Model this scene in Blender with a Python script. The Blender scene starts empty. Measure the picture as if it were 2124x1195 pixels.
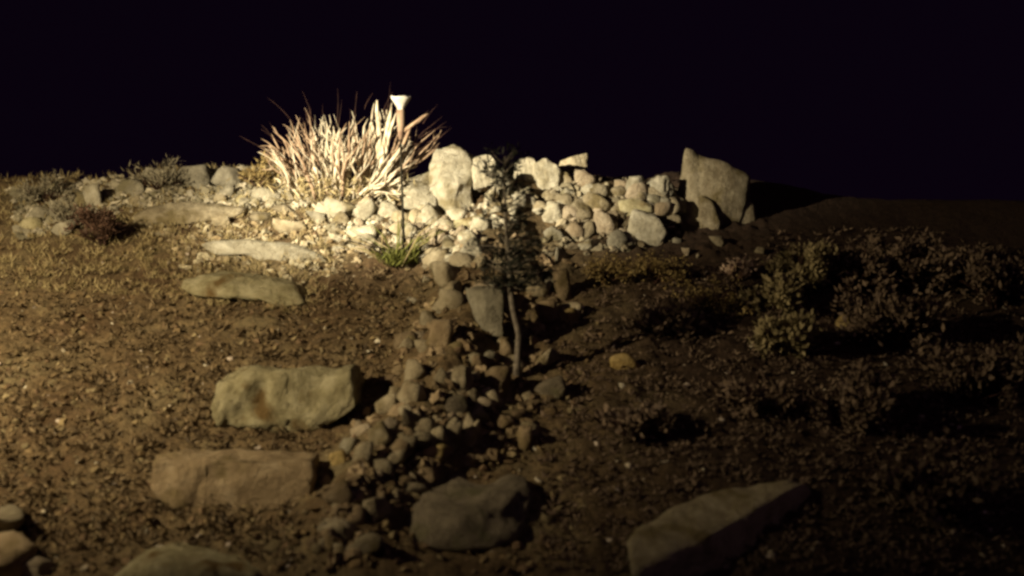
import bpy, bmesh, math, random
import numpy as np
from mathutils import Vector, Matrix, noise, Euler

# ------------------------------------------------------------------ camera, sky, lamp, exposure
SC = bpy.context.scene
COL = SC.collection
W, H, F = 2124.0, 1195.0, 2277.0
CAM = Vector((0.0, 0.0, 1.6))
PITCH = math.radians(-4.0)
cd = bpy.data.cameras.new('camera')
cam = bpy.data.objects.new('camera', cd); COL.objects.link(cam)
cam.location = CAM
cam.rotation_euler = (math.radians(90) + PITCH, 0, 0)
cd.sensor_width = 36.0; cd.lens = 36.0 * F / W
cd.clip_start = 0.05; cd.clip_end = 2000.0
cd.dof.use_dof = True; cd.dof.focus_distance = 9.8; cd.dof.aperture_fstop = 0.85
SC.camera = cam

world = bpy.data.worlds.new('World'); SC.world = world
world.use_nodes = True
wn = world.node_tree.nodes; wl = world.node_tree.links
bg = wn['Background']
sky = wn.new('ShaderNodeTexSky'); sky.sky_type = 'NISHITA'; sky.sun_disc = False
sky.sun_elevation = math.radians(-6.0); sky.sun_rotation = math.radians(200)
mixw = wn.new('ShaderNodeMixRGB'); mixw.blend_type = 'MIX'; mixw.inputs[0].default_value = 0.93
wl.new(sky.outputs[0], mixw.inputs[1]); mixw.inputs[2].default_value = (0.055, 0.018, 0.078, 1)
wl.new(mixw.outputs[0], bg.inputs['Color']); bg.inputs['Strength'].default_value = 0.05

LAMP = Vector((-4.7, 4.0, 2.85))          # flood lamp on a pole left of the slope, outside the frame
def flood(name, target, energy, size_deg, blend, sx, sy, col, radius=0.06):
    d = bpy.data.lights.new(name, 'SPOT'); d.energy = energy; d.spot_size = math.radians(size_deg)
    d.spot_blend = blend; d.shadow_soft_size = radius; d.color = col
    o = bpy.data.objects.new(name, d); COL.objects.link(o)
    o.location = LAMP
    o.rotation_euler = (Vector(target) - LAMP).to_track_quat('-Z', 'Y').to_euler()
    o.scale = (sx, sy, 1)
    return o
flood('flood_lamp_beam', (-0.80, 9.75, 1.98), 7000, 28, 1.0, 1.45, 0.88, (1.0, 0.88, 0.63))
flood('flood_lamp_spill', (-2.2, 8.8, 1.35), 1740, 108, 1.0, 1.0, 0.90, (1.0, 0.80, 0.47))

md = bpy.data.lights.new('shadow_fill', 'SUN'); md.energy = 0.045; md.angle = math.radians(12); md.color = (1.0, 0.62, 0.80)   # added weak fill to lift the black shadows, from high behind the camera
mo = bpy.data.objects.new('shadow_fill', md); COL.objects.link(mo); mo.rotation_euler = (math.radians(42), 0, math.radians(14))
SC.render.engine = 'CYCLES'
SC.cycles.use_denoising = True
SC.cycles.filter_width = 2.8
SC.view_settings.view_transform = 'Standard'; SC.view_settings.look = 'None'
SC.view_settings.exposure = 0.0; SC.view_settings.gamma = 1.0
SC.view_settings.use_curve_mapping = False

# ------------------------------------------------------------------ helpers
random.seed(7); RNG = np.random.default_rng(7)
FWD = Vector((0, math.cos(PITCH), math.sin(PITCH))); UP = Vector((0, -math.sin(PITCH), math.cos(PITCH)))

def ray(px, py):
    return FWD + Vector((1, 0, 0)) * ((px - W/2) / F) + UP * (-(py - H/2) / F)
def at(px, py, Y):
    d = ray(px, py); return CAM + d * (Y / d.y)

def base_h(x, y):
    t = y - 5.45
    s = 0.18
    rise = 0.452 * (s * math.log1p(math.exp(min(t / s, 60.0)))) if t / s < 60 else 0.452 * t
    up = -0.26 + rise
    c = 10.42 + 0.10 * math.sin(x * 0.9) + 0.012 * x
    zc = -0.26 + 0.452 * (c - 5.45) - 0.028 * max(0.0, -x - 2.0) + 0.02 * math.sin(x * 2.1)
    down = zc - 0.42 * (y - c)
    k = 0.07
    m = -k * math.log(math.exp(-min(max((up - zc) / k, -50), 50)) + math.exp(-min(max((down - zc) / k, -50), 50))) + zc
    if y > c + 1.5: m = max(zc - 0.42 * (y - c), 0.4)
    n = noise.noise((x * 0.75, y * 0.75, 3.1)) * 0.055 + noise.noise((x * 2.1, y * 2.1, 8.0)) * 0.022
    t = 0.4 * math.log1p(math.exp(min((x - 2.2) / 0.4, 40))) if x < 18 else x - 2.2
    bank = 0.0
    if 8.9 < y < 11.5 and -0.9 < x < 2.6:     # the steep stony bank under the crest
        sm = lambda u: (lambda w: w * w * (3 - 2 * w))(max(0.0, min(1.0, u)))
        bank = sm((x + 0.5) / 0.7) * sm((1.52 - x) / 0.3) * (0.27 * sm((y - 9.0) / 0.42) - 0.36 * max(0.0, min(1.0, (y - 9.45) / 0.95)))
    return m + n * (1.0 if y < 12 else 0.3) - 0.24 * math.tanh(t / 0.8) + bank

def g0(px, py, hf):
    d = ray(px, py); t = 4.0
    while t < 60:
        p = CAM + d * t
        if p.z < hf(p.x, p.y): break
        t += 0.04
    else:
        return None
    lo, hi = t - 0.04, t
    for _ in range(10):
        m = (lo + hi) / 2; p = CAM + d * m
        if p.z < hf(p.x, p.y): hi = m
        else: lo = m
    return CAM + d * hi
RIDGE = [g0(*p, base_h) for p in ((1040, 470), (985, 600), (965, 700), (935, 800), (890, 900), (810, 1000), (730, 1110))]
def ridge_d(x, y):
    best = 9
    for a, b in zip(RIDGE, RIDGE[1:]):
        dx, dy = b.x - a.x, b.y - a.y
        t = max(0, min(1, ((x - a.x) * dx + (y - a.y) * dy) / (dx * dx + dy * dy)))
        best = min(best, math.hypot(x - a.x - t * dx, y - a.y - t * dy))
    return best
def gh(x, y):
    z = base_h(x, y)
    if -2.5 < x < 1.6 and 5 < y < 10.6:
        z += 0.25 * math.exp(-(ridge_d(x, y) / 0.30) ** 2)
    return z
def G(px, py):
    p = g0(px, py, gh)
    return p if p is not None else at(px, py, 10.3)

def link(o, parent=None, label=None, cat=None, group=None, kind=None):
    COL.objects.link(o)
    if parent is not None: o.parent = parent
    if label: o['label'] = label
    if cat: o['category'] = cat
    if group: o['group'] = group
    if kind: o['kind'] = kind
    return o
def mesh_obj(name, verts, faces, mat, loc=(0, 0, 0), smooth=True, **kw):
    me = bpy.data.meshes.new(name)
    me.from_pydata([tuple(v) for v in verts], [], [tuple(int(i) for i in f) for f in faces])
    if smooth: me.polygons.foreach_set('use_smooth', [True] * len(me.polygons))
    me.materials.append(mat); me.update()
    o = bpy.data.objects.new(name, me); o.location = loc
    return link(o, **kw)
def empty(name, loc, **kw):
    o = bpy.data.objects.new(name, None); o.location = loc; o.empty_display_size = 0.1
    return link(o, **kw)

# ------------------------------------------------------------------ materials
def new_mat(name):
    m = bpy.data.materials.new(name); m.use_nodes = True
    nt = m.node_tree; b = nt.nodes['Principled BSDF']
    b.inputs['Roughness'].default_value = 0.9
    b.inputs['Specular IOR Level'].default_value = 0.2
    return m, nt, b
def ramp(nt, stops):
    r = nt.nodes.new('ShaderNodeValToRGB'); e = r.color_ramp.elements
    while len(e) < len(stops): e.new(0.5)
    for el, (p, c) in zip(e, stops):
        el.position = p; el.color = (*c, 1) if len(c) == 3 else c
    return r
def rock_mat(name, dark, mid, light, stain, bump=0.5):
    m, nt, b = new_mat(name); N = nt.nodes; L = nt.links
    tc = N.new('ShaderNodeTexCoord'); oi = N.new('ShaderNodeObjectInfo')
    add = N.new('ShaderNodeVectorMath'); add.operation = 'ADD'
    sc = N.new('ShaderNodeVectorMath'); sc.operation = 'SCALE'
    comb = N.new('ShaderNodeCombineXYZ')
    for i in range(3): L.new(oi.outputs['Random'], comb.inputs[i])
    L.new(comb.outputs[0], sc.inputs[0]); sc.inputs['Scale'].default_value = 40
    L.new(tc.outputs['Object'], add.inputs[0]); L.new(sc.outputs[0], add.inputs[1])
    n1 = N.new('ShaderNodeTexNoise'); n1.inputs['Scale'].default_value = 9; n1.inputs['Detail'].default_value = 8; n1.inputs['Roughness'].default_value = 0.68
    L.new(add.outputs[0], n1.inputs['Vector'])
    r1 = ramp(nt, [(0.28, dark), (0.50, mid), (0.70, light)]); L.new(n1.outputs['Fac'], r1.inputs[0])
    n2 = N.new('ShaderNodeTexNoise'); n2.inputs['Scale'].default_value = 5; n2.inputs['Detail'].default_value = 5
    ad2 = N.new('ShaderNodeVectorMath'); ad2.operation = 'ADD'; ad2.inputs[1].default_value = (7, 3, 9)
    L.new(add.outputs[0], ad2.inputs[0]); L.new(ad2.outputs[0], n2.inputs['Vector'])
    r2 = ramp(nt, [(0.54, (0, 0, 0)), (0.66, (1, 1, 1))]); L.new(n2.outputs['Fac'], r2.inputs[0])
    mx = N.new('ShaderNodeMixRGB'); L.new(r2.outputs[0], mx.inputs[0]); L.new(r1.outputs[0], mx.inputs[1]); mx.inputs[2].default_value = (*stain, 1)
    hs = N.new('ShaderNodeHueSaturation')
    mr = N.new('ShaderNodeMapRange'); mr.inputs['To Min'].default_value = 0.72; mr.inputs['To Max'].default_value = 1.22
    L.new(oi.outputs['Random'], mr.inputs['Value']); L.new(mr.outputs[0], hs.inputs['Value']); L.new(mx.outputs[0], hs.inputs['Color'])
    L.new(hs.outputs[0], b.inputs['Base Color'])
    n3 = N.new('ShaderNodeTexNoise'); n3.inputs['Scale'].default_value = 26; n3.inputs['Detail'].default_value = 7; n3.inputs['Roughness'].default_value = 0.7
    L.new(add.outputs[0], n3.inputs['Vector'])
    bp = N.new('ShaderNodeBump'); bp.inputs['Strength'].default_value = 0.8; bp.inputs['Distance'].default_value = 0.05
    L.new(n3.outputs['Fac'], bp.inputs['Height']); L.new(bp.outputs[0], b.inputs['Normal'])
    return m
M = {
 'pale':  rock_mat('pale_limestone', (0.20, 0.175, 0.12), (0.39, 0.355, 0.27), (0.54, 0.505, 0.41), (0.22, 0.185, 0.11)),
 'tan':   rock_mat('tan_limestone', (0.15, 0.115, 0.07), (0.29, 0.245, 0.165), (0.43, 0.375, 0.27), (0.17, 0.135, 0.07)),
 'grey':  rock_mat('grey_stone', (0.14, 0.125, 0.095), (0.27, 0.245, 0.185), (0.40, 0.37, 0.295), (0.17, 0.15, 0.095)),
 'pink':  rock_mat('pinkish_stone', (0.20, 0.15, 0.10), (0.34, 0.28, 0.20), (0.46, 0.39, 0.30), (0.22, 0.17, 0.11)),
 'ochre': rock_mat('ochre_stone', (0.22, 0.15, 0.06), (0.36, 0.27, 0.12), (0.46, 0.37, 0.20), (0.26, 0.20, 0.08)),
 'moss':  rock_mat('mossy_limestone', (0.15, 0.125, 0.065), (0.31, 0.275, 0.165), (0.44, 0.40, 0.27), (0.14, 0.09, 0.035)),
 'brown': rock_mat('brown_stone', (0.14, 0.10, 0.06), (0.24, 0.18, 0.11), (0.34, 0.27, 0.18), (0.16, 0.12, 0.06)),
 'gold':  rock_mat('golden_stone', (0.30, 0.20, 0.07), (0.50, 0.36, 0.14), (0.60, 0.46, 0.22), (0.36, 0.26, 0.09)),
 'warm':  rock_mat('warm_limestone', (0.23, 0.185, 0.11), (0.40, 0.34, 0.22), (0.51, 0.45, 0.31), (0.25, 0.20, 0.10)),
 'dark':  rock_mat('dark_weathered_stone', (0.08, 0.066, 0.048), (0.15, 0.125, 0.09), (0.25, 0.21, 0.15), (0.10, 0.09, 0.05)),
}
def soil_mat():
    m, nt, b = new_mat('dry_soil'); N = nt.nodes; L = nt.links
    tc = N.new('ShaderNodeTexCoord')
    n1 = N.new('ShaderNodeTexNoise'); n1.inputs['Scale'].default_value = 1.6; n1.inputs['Detail'].default_value = 6
    L.new(tc.outputs['Object'], n1.inputs['Vector'])
    r1 = ramp(nt, [(0.30, (0.098, 0.062, 0.033)), (0.50, (0.150, 0.107, 0.058)), (0.68, (0.19, 0.152, 0.086))]); L.new(n1.outputs['Fac'], r1.inputs[0])
    n2 = N.new('ShaderNodeTexNoise'); n2.inputs['Scale'].default_value = 22; n2.inputs['Detail'].default_value = 8; n2.inputs['Roughness'].default_value = 0.75
    L.new(tc.outputs['Object'], n2.inputs['Vector'])
    r2 = ramp(nt, [(0.30, (0.35, 0.33, 0.3)), (0.5, (0.9, 0.9, 0.9)), (0.72, (1.5, 1.45, 1.35))]); L.new(n2.outputs['Fac'], r2.inputs[0])
    mx = N.new('ShaderNodeMixRGB'); mx.blend_type = 'MULTIPLY'; mx.inputs[0].default_value = 1
    # soil colour darkened right of the stone ridge as painted light falloff, with ragged border
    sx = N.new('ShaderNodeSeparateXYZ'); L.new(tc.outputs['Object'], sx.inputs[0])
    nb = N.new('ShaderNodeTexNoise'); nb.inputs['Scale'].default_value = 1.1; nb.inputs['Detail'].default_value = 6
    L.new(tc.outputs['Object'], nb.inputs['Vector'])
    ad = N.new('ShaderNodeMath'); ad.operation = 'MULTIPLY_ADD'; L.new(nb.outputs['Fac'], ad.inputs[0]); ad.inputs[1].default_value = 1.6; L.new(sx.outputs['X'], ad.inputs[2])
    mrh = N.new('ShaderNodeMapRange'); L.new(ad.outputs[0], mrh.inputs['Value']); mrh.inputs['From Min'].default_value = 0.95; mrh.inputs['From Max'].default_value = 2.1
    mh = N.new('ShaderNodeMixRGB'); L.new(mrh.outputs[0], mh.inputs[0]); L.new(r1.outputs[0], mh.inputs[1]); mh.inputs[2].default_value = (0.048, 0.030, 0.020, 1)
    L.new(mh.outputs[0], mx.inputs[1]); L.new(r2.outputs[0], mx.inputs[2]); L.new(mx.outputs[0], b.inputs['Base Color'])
    n3 = N.new('ShaderNodeTexNoise'); n3.inputs['Scale'].default_value = 30; n3.inputs['Detail'].default_value = 8; n3.inputs['Roughness'].default_value = 0.7
    L.new(tc.outputs['Object'], n3.inputs['Vector'])
    bp = N.new('ShaderNodeBump'); bp.inputs['Strength'].default_value = 0.8; bp.inputs['Distance'].default_value = 0.04
    L.new(n3.outputs['Fac'], bp.inputs['Height']); L.new(bp.outputs[0], b.inputs['Normal'])
    return m
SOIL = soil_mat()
def attr_mat(name, gain=1.0, rough=0.9):
    m, nt, b = new_mat(name)
    a = nt.nodes.new('ShaderNodeAttribute'); a.attribute_name = 'Col'
    nt.links.new(a.outputs['Color'], b.inputs['Base Color']); b.inputs['Roughness'].default_value = rough
    return m
ATTR = attr_mat('mixed_fragments')
def stem_mat(name, c1, c2, scale=14):
    m, nt, b = new_mat(name); N = nt.nodes; L = nt.links
    tc = N.new('ShaderNodeTexCoord'); n1 = N.new('ShaderNodeTexNoise'); n1.inputs['Scale'].default_value = scale; n1.inputs['Detail'].default_value = 5
    L.new(tc.outputs['Object'], n1.inputs['Vector'])
    r = ramp(nt, [(0.35, c1), (0.65, c2)]); L.new(n1.outputs['Fac'], r.inputs[0]); L.new(r.outputs[0], b.inputs['Base Color'])
    bp = N.new('ShaderNodeBump'); bp.inputs['Strength'].default_value = 0.4; bp.inputs['Distance'].default_value = 0.01
    L.new(n1.outputs['Fac'], bp.inputs['Height']); L.new(bp.outputs[0], b.inputs['Normal'])
    return m
STRAW = stem_mat('dry_pale_stem', (0.34, 0.27, 0.185), (0.64, 0.58, 0.46))
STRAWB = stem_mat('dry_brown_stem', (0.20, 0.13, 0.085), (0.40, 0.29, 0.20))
TWIG = stem_mat('red_brown_twig', (0.03, 0.016, 0.012), (0.07, 0.035, 0.026))
BARK = stem_mat('grey_brown_bark', (0.08, 0.068, 0.055), (0.22, 0.19, 0.155), 25)
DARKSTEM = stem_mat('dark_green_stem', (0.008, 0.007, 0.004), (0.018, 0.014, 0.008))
WHITEFL = stem_mat('white_flower_head', (0.40, 0.37, 0.31), (0.58, 0.55, 0.48))
def leaf_mat(name, c1, c2):
    m, nt, b = new_mat(name); N = nt.nodes; L = nt.links
    g = N.new('ShaderNodeNewGeometry')
    r = ramp(nt, [(0.0, c1), (1.0, c2)]); L.new(g.outputs['Random Per Island'], r.inputs[0]); L.new(r.outputs[0], b.inputs['Base Color'])
    b.inputs['Roughness'].default_value = 0.65
    return m
LEAF = {
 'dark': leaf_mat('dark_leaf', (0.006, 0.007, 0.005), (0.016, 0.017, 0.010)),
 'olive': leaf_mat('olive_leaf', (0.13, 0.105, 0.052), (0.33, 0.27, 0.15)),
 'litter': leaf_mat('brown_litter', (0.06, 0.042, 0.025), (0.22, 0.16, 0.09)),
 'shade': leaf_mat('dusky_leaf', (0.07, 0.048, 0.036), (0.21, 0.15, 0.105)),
 'ochre': leaf_mat('ochre_dry_leaf', (0.13, 0.085, 0.03), (0.30, 0.23, 0.10)),
 'grey': leaf_mat('grey_dry_leaf', (0.11, 0.095, 0.065), (0.30, 0.27, 0.20)),
 'red': leaf_mat('red_brown_leaf', (0.052, 0.028, 0.020), (0.12, 0.068, 0.047)),
 'green': leaf_mat('green_blade', (0.075, 0.085, 0.016), (0.17, 0.175, 0.045)),
 'straw': leaf_mat('straw_blade', (0.20, 0.15, 0.07), (0.40, 0.33, 0.18)),
 'pinkleaf': leaf_mat('pale_pink_leaf', (0.28, 0.19, 0.14), (0.45, 0.34, 0.27)),
}

# ------------------------------------------------------------------ ground
def build_ground():
    ys = np.concatenate([np.linspace(-6, 4.6, 24), np.arange(4.65, 10.95, 0.028), np.linspace(11, 16, 26), np.geomspace(17, 900, 26)])
    xs = np.concatenate([-np.geomspace(900, 6.2, 24), np.arange(-5.9, 5.9, 0.032), np.geomspace(6.2, 900, 24)])
    vs = np.empty((len(ys), len(xs), 3))
    for j, y in enumerate(ys):
        for i, x in enumerate(xs):
            near = 4.6 < y < 11.0 and abs(x) < 6
            z = gh(x, y) if abs(x) < 40 and y < 40 else base_h(max(-40, min(40, x)), y) if y > 11 else base_h(max(-40, min(40, x)), y)
            if near:
                k_ = 1.0 if x < 1.9 else max(0.25, 1 - (x - 1.9) / 0.8)
                z += k_ * (0.036 * noise.fractal((x * 6, y * 6, 1.0), 0.8, 2.1, 4) + 0.022 * noise.noise((x * 15, y * 15, 5.0)) + 0.019 * noise.noise((x * 27, y * 27, 2.0)))
            vs[j, i] = (x, y, z)
    nx = len(xs); ny = len(ys)
    idx = np.arange(nx * ny).reshape(ny, nx)
    q = np.stack([idx[:-1, :-1], idx[:-1, 1:], idx[1:, 1:], idx[1:, :-1]], -1).reshape(-1, 4)
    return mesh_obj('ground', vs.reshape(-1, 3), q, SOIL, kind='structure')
build_ground()

# ------------------------------------------------------------------ rock builders
_ico = {}
def ico(sub):
    if sub not in _ico:
        bm = bmesh.new(); bmesh.ops.create_icosphere(bm, subdivisions=sub, radius=1)
        v = np.array([p.co[:] for p in bm.verts]); f = [[q.index for q in p.verts] for p in bm.faces]
        bm.free(); _ico[sub] = (v, f)
    return _ico[sub]
def rock_verts(dims, seed, sub=3, cuts=9, rough=0.05, soft=110.0):
    d, f = ico(sub); rg = np.random.default_rng(seed)
    n = rg.normal(size=(cuts, 3)); n /= np.linalg.norm(n, axis=1)[:, None]
    n = np.vstack([n, [[0, -1, 0.1], [0, 0, 1], [0, 0, -1]]])
    dist = rg.uniform(0.56, 0.95, len(n))
    c = d @ n.T
    inv = np.where(c > 0.02, c / dist, 0.0)
    r = 1.0 / (np.log(np.exp(soft * inv).sum(1)) / soft)
    v = d * r[:, None]
    off = Vector(rg.uniform(-50, 50, 3))
    disp = np.array([noise.fractal(Vector(p) * 2.4 + off, 0.7, 2.1, 5) + 0.6 * noise.ridged_multi_fractal(Vector(p) * 1.5 + off, 1.0, 2.0, 3, 1.0, 2.0) - 0.6 for p in v])
    v = v * (1 + rough * disp)[:, None]
    lo, hi = v.min(0), v.max(0)
    v = (v - (lo + hi) / 2) / (hi - lo)
    return v * np.array(dims), f
COUNT = [100]
def rock(x0, y0, x1, y1, rot, mat, label, name='stone', group=None, cuts=10, rough=0.075, sub=3, lift=0.30, deep=0.85, cat='stone'):
    """a loose stone whose picture-plane box is given; it rests on the slope"""
    COUNT[0] += 1
    cx, cy = (x0 + x1) / 2, (y0 + y1) / 2
    w, h = x1 - x0, y1 - y0
    g = G(cx, min(cy + lift * h, 1190))
    s = g.y / F
    d = deep * math.sqrt(w * h) * s
    v, f = rock_verts((w * s * 1.04, d, h * s * 1.04), COUNT[0] * 13, sub, cuts, rough)
    rg = random.Random(COUNT[0])
    R = Euler((math.radians(rg.uniform(-8, 8)), math.radians(-rot), math.radians(rg.uniform(-14, 14)))).to_matrix()
    v = [R @ Vector(p) for p in v]
    c = at(cx, cy, g.y + 0.10 * d)
    return mesh_obj(name, v, f, M[mat], loc=c, label=label, cat=cat, group=group)

def poly_radius(poly, phi):
    dx, dz = math.cos(phi), math.sin(phi); best = 0
    for (ax, az), (bx, bz) in zip(poly, poly[1:] + poly[:1]):
        ex, ez = bx - ax, bz - az
        den = dx * ez - dz * ex
        if abs(den) < 1e-9: continue
        t = (ax * ez - az * ex) / den; u = (ax * dz - az * dx) / den
        if t > 0 and -1e-6 <= u <= 1 + 1e-6: best = max(best, t)
    return best
def traced(name, pts, thick, mat, label, lean=0.25, Y=None, dome=0.12, rough=0.02, bev=0.8, shape=None, nphi=96, cat='stone', group=None, sub=None):
    """a block whose front outline is given; it has its own depth, bevels and uneven faces"""
    COUNT[0] += 1
    cx = sum(p[0] for p in pts) / len(pts); cy = sum(p[1] for p in pts) / len(pts)
    bot = max(p[1] for p in pts); top = min(p[1] for p in pts)
    if Y is None: Y = G(cx, min(bot - 0.12 * (bot - top), 1190)).y
    c = at(cx, cy, Y)
    loc = [at(px, py, Y) - c for px, py in pts]; poly = [(p.x, p.z) for p in loc]
    prof = [(0.0, -1), (0.14, -1), (0.28, -1), (0.42, -1), (0.56, -1), (0.70, -1), (0.82, -0.995), (0.91, -0.985), (0.965, -0.95), (0.99, -0.86),
            (1.0, -0.5), (1.0, -0.2), (1.0, 0.1), (0.99, 0.4), (0.95, 0.7), (0.85, 0.92), (0.6, 1), (0.3, 1), (0, 1)]
    off = Vector((COUNT[0] * 3.7, 1.1, 9.2))
    verts = []; rows = []
    for s, d in prof:
        row = []
        for k in range(nphi if 0 < s else 1):
            phi = 2 * math.pi * k / nphi
            r = poly_radius(poly, phi) * s
            x, z = r * math.cos(phi), r * math.sin(phi)
            y = thick * (d + 1) / 2 + (dome * thick * s * s if d < 0.1 else 0) + lean * z
            p = Vector((x, y, z))
            if shape and d < -0.3: p.y += shape(x, z)
            nn = Vector((noise.fractal(p * 5 + off, 0.9, 2, 4), noise.fractal(p * 5 + off + Vector((9, 0, 0)), 0.9, 2, 4), noise.fractal(p * 5 + off + Vector((0, 9, 0)), 0.9, 2, 4)))
            p += nn * rough
            p.y += 1.3 * rough * noise.ridged_multi_fractal(p * 4 + off, 0.9, 2.1, 4, 1.0, 2.0) * 0.5 - rough * 0.5
            row.append(len(verts)); verts.append(p)
        rows.append(row)
    faces = []
    for a, b in zip(rows, rows[1:]):
        if len(a) == 1:
            for k in range(nphi): faces.append((a[0], b[(k + 1) % nphi], b[k]))
        elif len(b) == 1:
            for k in range(nphi): faces.append((b[0], a[k], a[(k + 1) % nphi]))
        else:
            for k in range(nphi): faces.append((a[k], a[(k + 1) % nphi], b[(k + 1) % nphi], b[k]))
    faces = [tuple(reversed(f)) for f in faces]
    return mesh_obj(name, verts, faces, M[mat], loc=c, label=label, cat=cat, group=group)

def hull_rock(name, pts3, mat, label, rough=0.02, cuts=6, cat='stone', smooth=2):
    """a boulder given by its corner points (picture x, picture y, distance)"""
    COUNT[0] += 1
    lobes = pts3 if isinstance(pts3[0], list) else [pts3]
    PP = [[p if isinstance(p, Vector) else at(*p) for p in l] for l in lobes]
    allp = [p for l in PP for p in l]
    c = sum(allp, Vector()) / len(allp)
    bm = bmesh.new()
    for P in PP:
        vs = [bm.verts.new(p - c) for p in P]
        bmesh.ops.convex_hull(bm, input=vs)
    loose = [v for v in bm.verts if not v.link_faces]
    bmesh.ops.delete(bm, geom=loose, context='VERTS')
    bmesh.ops.triangulate(bm, faces=bm.faces)
    bmesh.ops.subdivide_edges(bm, edges=bm.edges, cuts=cuts, use_grid_fill=True)
    bmesh.ops.triangulate(bm, faces=bm.faces)
    for _ in range(smooth): bmesh.ops.smooth_vert(bm, verts=bm.verts, factor=0.3, use_axis_x=True, use_axis_y=True, use_axis_z=True)
    bm.normal_update()
    off = Vector((COUNT[0] * 2.3, 4, 7))
    for v in bm.verts:
        v.co += v.normal * rough * (noise.fractal(v.co * 5 + off, 0.8, 2, 5) + 0.8 * noise.ridged_multi_fractal(v.co * 3.5 + off, 1.0, 2.0, 4, 1.0, 2.0) - 0.8)
    bmesh.ops.recalc_face_normals(bm, faces=bm.faces)
    me = bpy.data.meshes.new(name); bm.to_mesh(me); bm.free()
    me.polygons.foreach_set('use_smooth', [True] * len(me.polygons)); me.materials.append(M[mat])
    o = bpy.data.objects.new(name, me); o.location = c
    return link(o, label=label, cat=cat)

def block(name, lobes, thick, mat, label, lean=0.12, rough=0.02, cuts=7, group=None, cat='step', taper=0.94, Y=None):
    """a quarried block: flat front given by its outline, flat top, real depth"""
    pts = [p for l in lobes for p in l]
    bot = max(p[1] for p in pts); top = min(p[1] for p in pts); cx = sum(p[0] for p in pts) / len(pts)
    if Y is None: Y = G(cx, min(bot - 0.10 * (bot - top), 1190)).y
    out = []
    for l in lobes:
        L3 = []
        mz = sum(at(px, py, Y).z for px, py in l) / len(l); mx_ = sum(at(px, py, Y).x for px, py in l) / len(l)
        for px, py in l:
            p = at(px, py, Y); p.y += lean * (p.z - mz); L3.append(p)
            q = Vector((mx_ + (p.x - mx_) * taper, p.y + thick, p.z - 0.015)); L3.append(q)
        out.append(L3)
    o = hull_rock(name, out, mat, label, rough=rough, cuts=cuts, cat=cat, smooth=1)
    if group: o['group'] = group
    return o
# ------------------------------------------------------------------ large stones: the rough steps on the left
STEPS = 'rough stone steps up the slope'
traced('stone_step', [(270, 443), (300, 428), (345, 418), (430, 422), (500, 428), (503, 444), (460, 456), (420, 462), (380, 466), (330, 465), (278, 472)],
       0.40, 'tan', 'long tan stone step highest on the slope, below the dry bush', lean=0.9, group=STEPS, cat='step', rough=0.018)
traced('stone_step', [(403, 503), (440, 499), (520, 500), (570, 504), (620, 512), (655, 528), (682, 544), (640, 549), (590, 547), (540, 541), (505, 530), (480, 528), (458, 532), (430, 523)],
       0.32, 'pale', 'whitest stone step, long with a pointed right end', lean=0.55, group=STEPS, cat='step', rough=0.012)
traced('stone_step', [(352, 590), (400, 574), (450, 568), (520, 578), (590, 590), (615, 603), (640, 632), (600, 640), (565, 634), (540, 622), (470, 620), (400, 618)],
       0.40, 'moss', 'low mossy stone step half sunk in soil below the whitest step', lean=1.0, group=STEPS, cat='step', rough=0.022)
block('stone_step', [[(444, 798), (470, 783), (514, 774), (600, 774), (600, 884), (507, 888), (455, 880), (442, 846)],
                      [(560, 774), (640, 773), (722, 770), (737, 808), (738, 846), (700, 862), (645, 898), (600, 908), (556, 900)]],
      0.36, 'moss', 'thick broken stone block step with brown stain on its face', lean=0.22, group=STEPS, rough=0.040)
block('stone_step', [[(307, 958), (395, 957), (430, 958), (430, 1062), (405, 1067), (380, 1046), (326, 1026), (311, 1012)],
                      [(400, 957), (527, 958), (640, 966), (645, 980), (643, 1046), (605, 1057), (455, 1062), (404, 1064)]],
      0.32, 'brown', 'flat faced rectangular stone block step near the bottom left', lean=0.16, group=STEPS, rough=0.026)
hull_rock('boulder', [(228, 1200, 5.35), (274, 1164, 5.40), (307, 1131, 5.62), (379, 1123, 5.72), (494, 1140, 5.72), (545, 1162, 5.65), (612, 1205, 5.45),
                      (330, 1168, 5.18), (430, 1172, 5.14), (530, 1190, 5.22), (330, 1330, 5.30), (540, 1330, 5.30), (240, 1320, 5.5), (600, 1320, 5.55), (400, 1260, 5.9)],
          'moss', 'half buried boulder with pale top at the bottom edge, left', rough=0.02)
hull_rock('boulder', [(-60, 1052, 5.9), (20, 1046, 5.95), (45, 1060, 5.85), (50, 1075, 5.6), (-60, 1075, 5.6), (30, 1110, 5.75), (-60, 1120, 5.75), (-40, 1090, 6.2), (30, 1080, 6.2)],
          'tan', 'stone with a thin lit rim cut by the left edge of the picture', rough=0.02)
hull_rock('boulder', [(-70, 1105, 5.6), (20, 1096, 5.62), (70, 1128, 5.5), (20, 1165, 5.3), (-70, 1170, 5.3), (60, 1215, 5.4), (-70, 1240, 5.4), (-30, 1140, 5.9), (50, 1150, 5.8)],
          'brown', 'brown rock at the bottom left corner of the picture', rough=0.03)
rock(8, 1150, 120, 1200, -24, 'pink', 'long pinkish stone lying slanted in the bottom left corner', sub=4)
hull_rock('boulder', [(765, 1070, 5.86), (830, 1038, 5.95), (909, 1013, 6.02), (933, 986, 6.18), (1055, 986, 6.18), (1092, 996, 6.08), (1106, 1035, 5.92), (1090, 1098, 5.72),
                      (930, 1034, 5.78), (1050, 1040, 5.76), (860, 1082, 5.66), (1034, 1140, 5.58), (845, 1155, 5.56), (762, 1124, 5.66), (960, 1090, 5.60), (820, 1090, 6.2), (1080, 1060, 6.4), (950, 1040, 6.5)],
          'dark', 'large rounded dark boulder with lit upper rim at bottom centre', rough=0.03, cuts=7)
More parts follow.
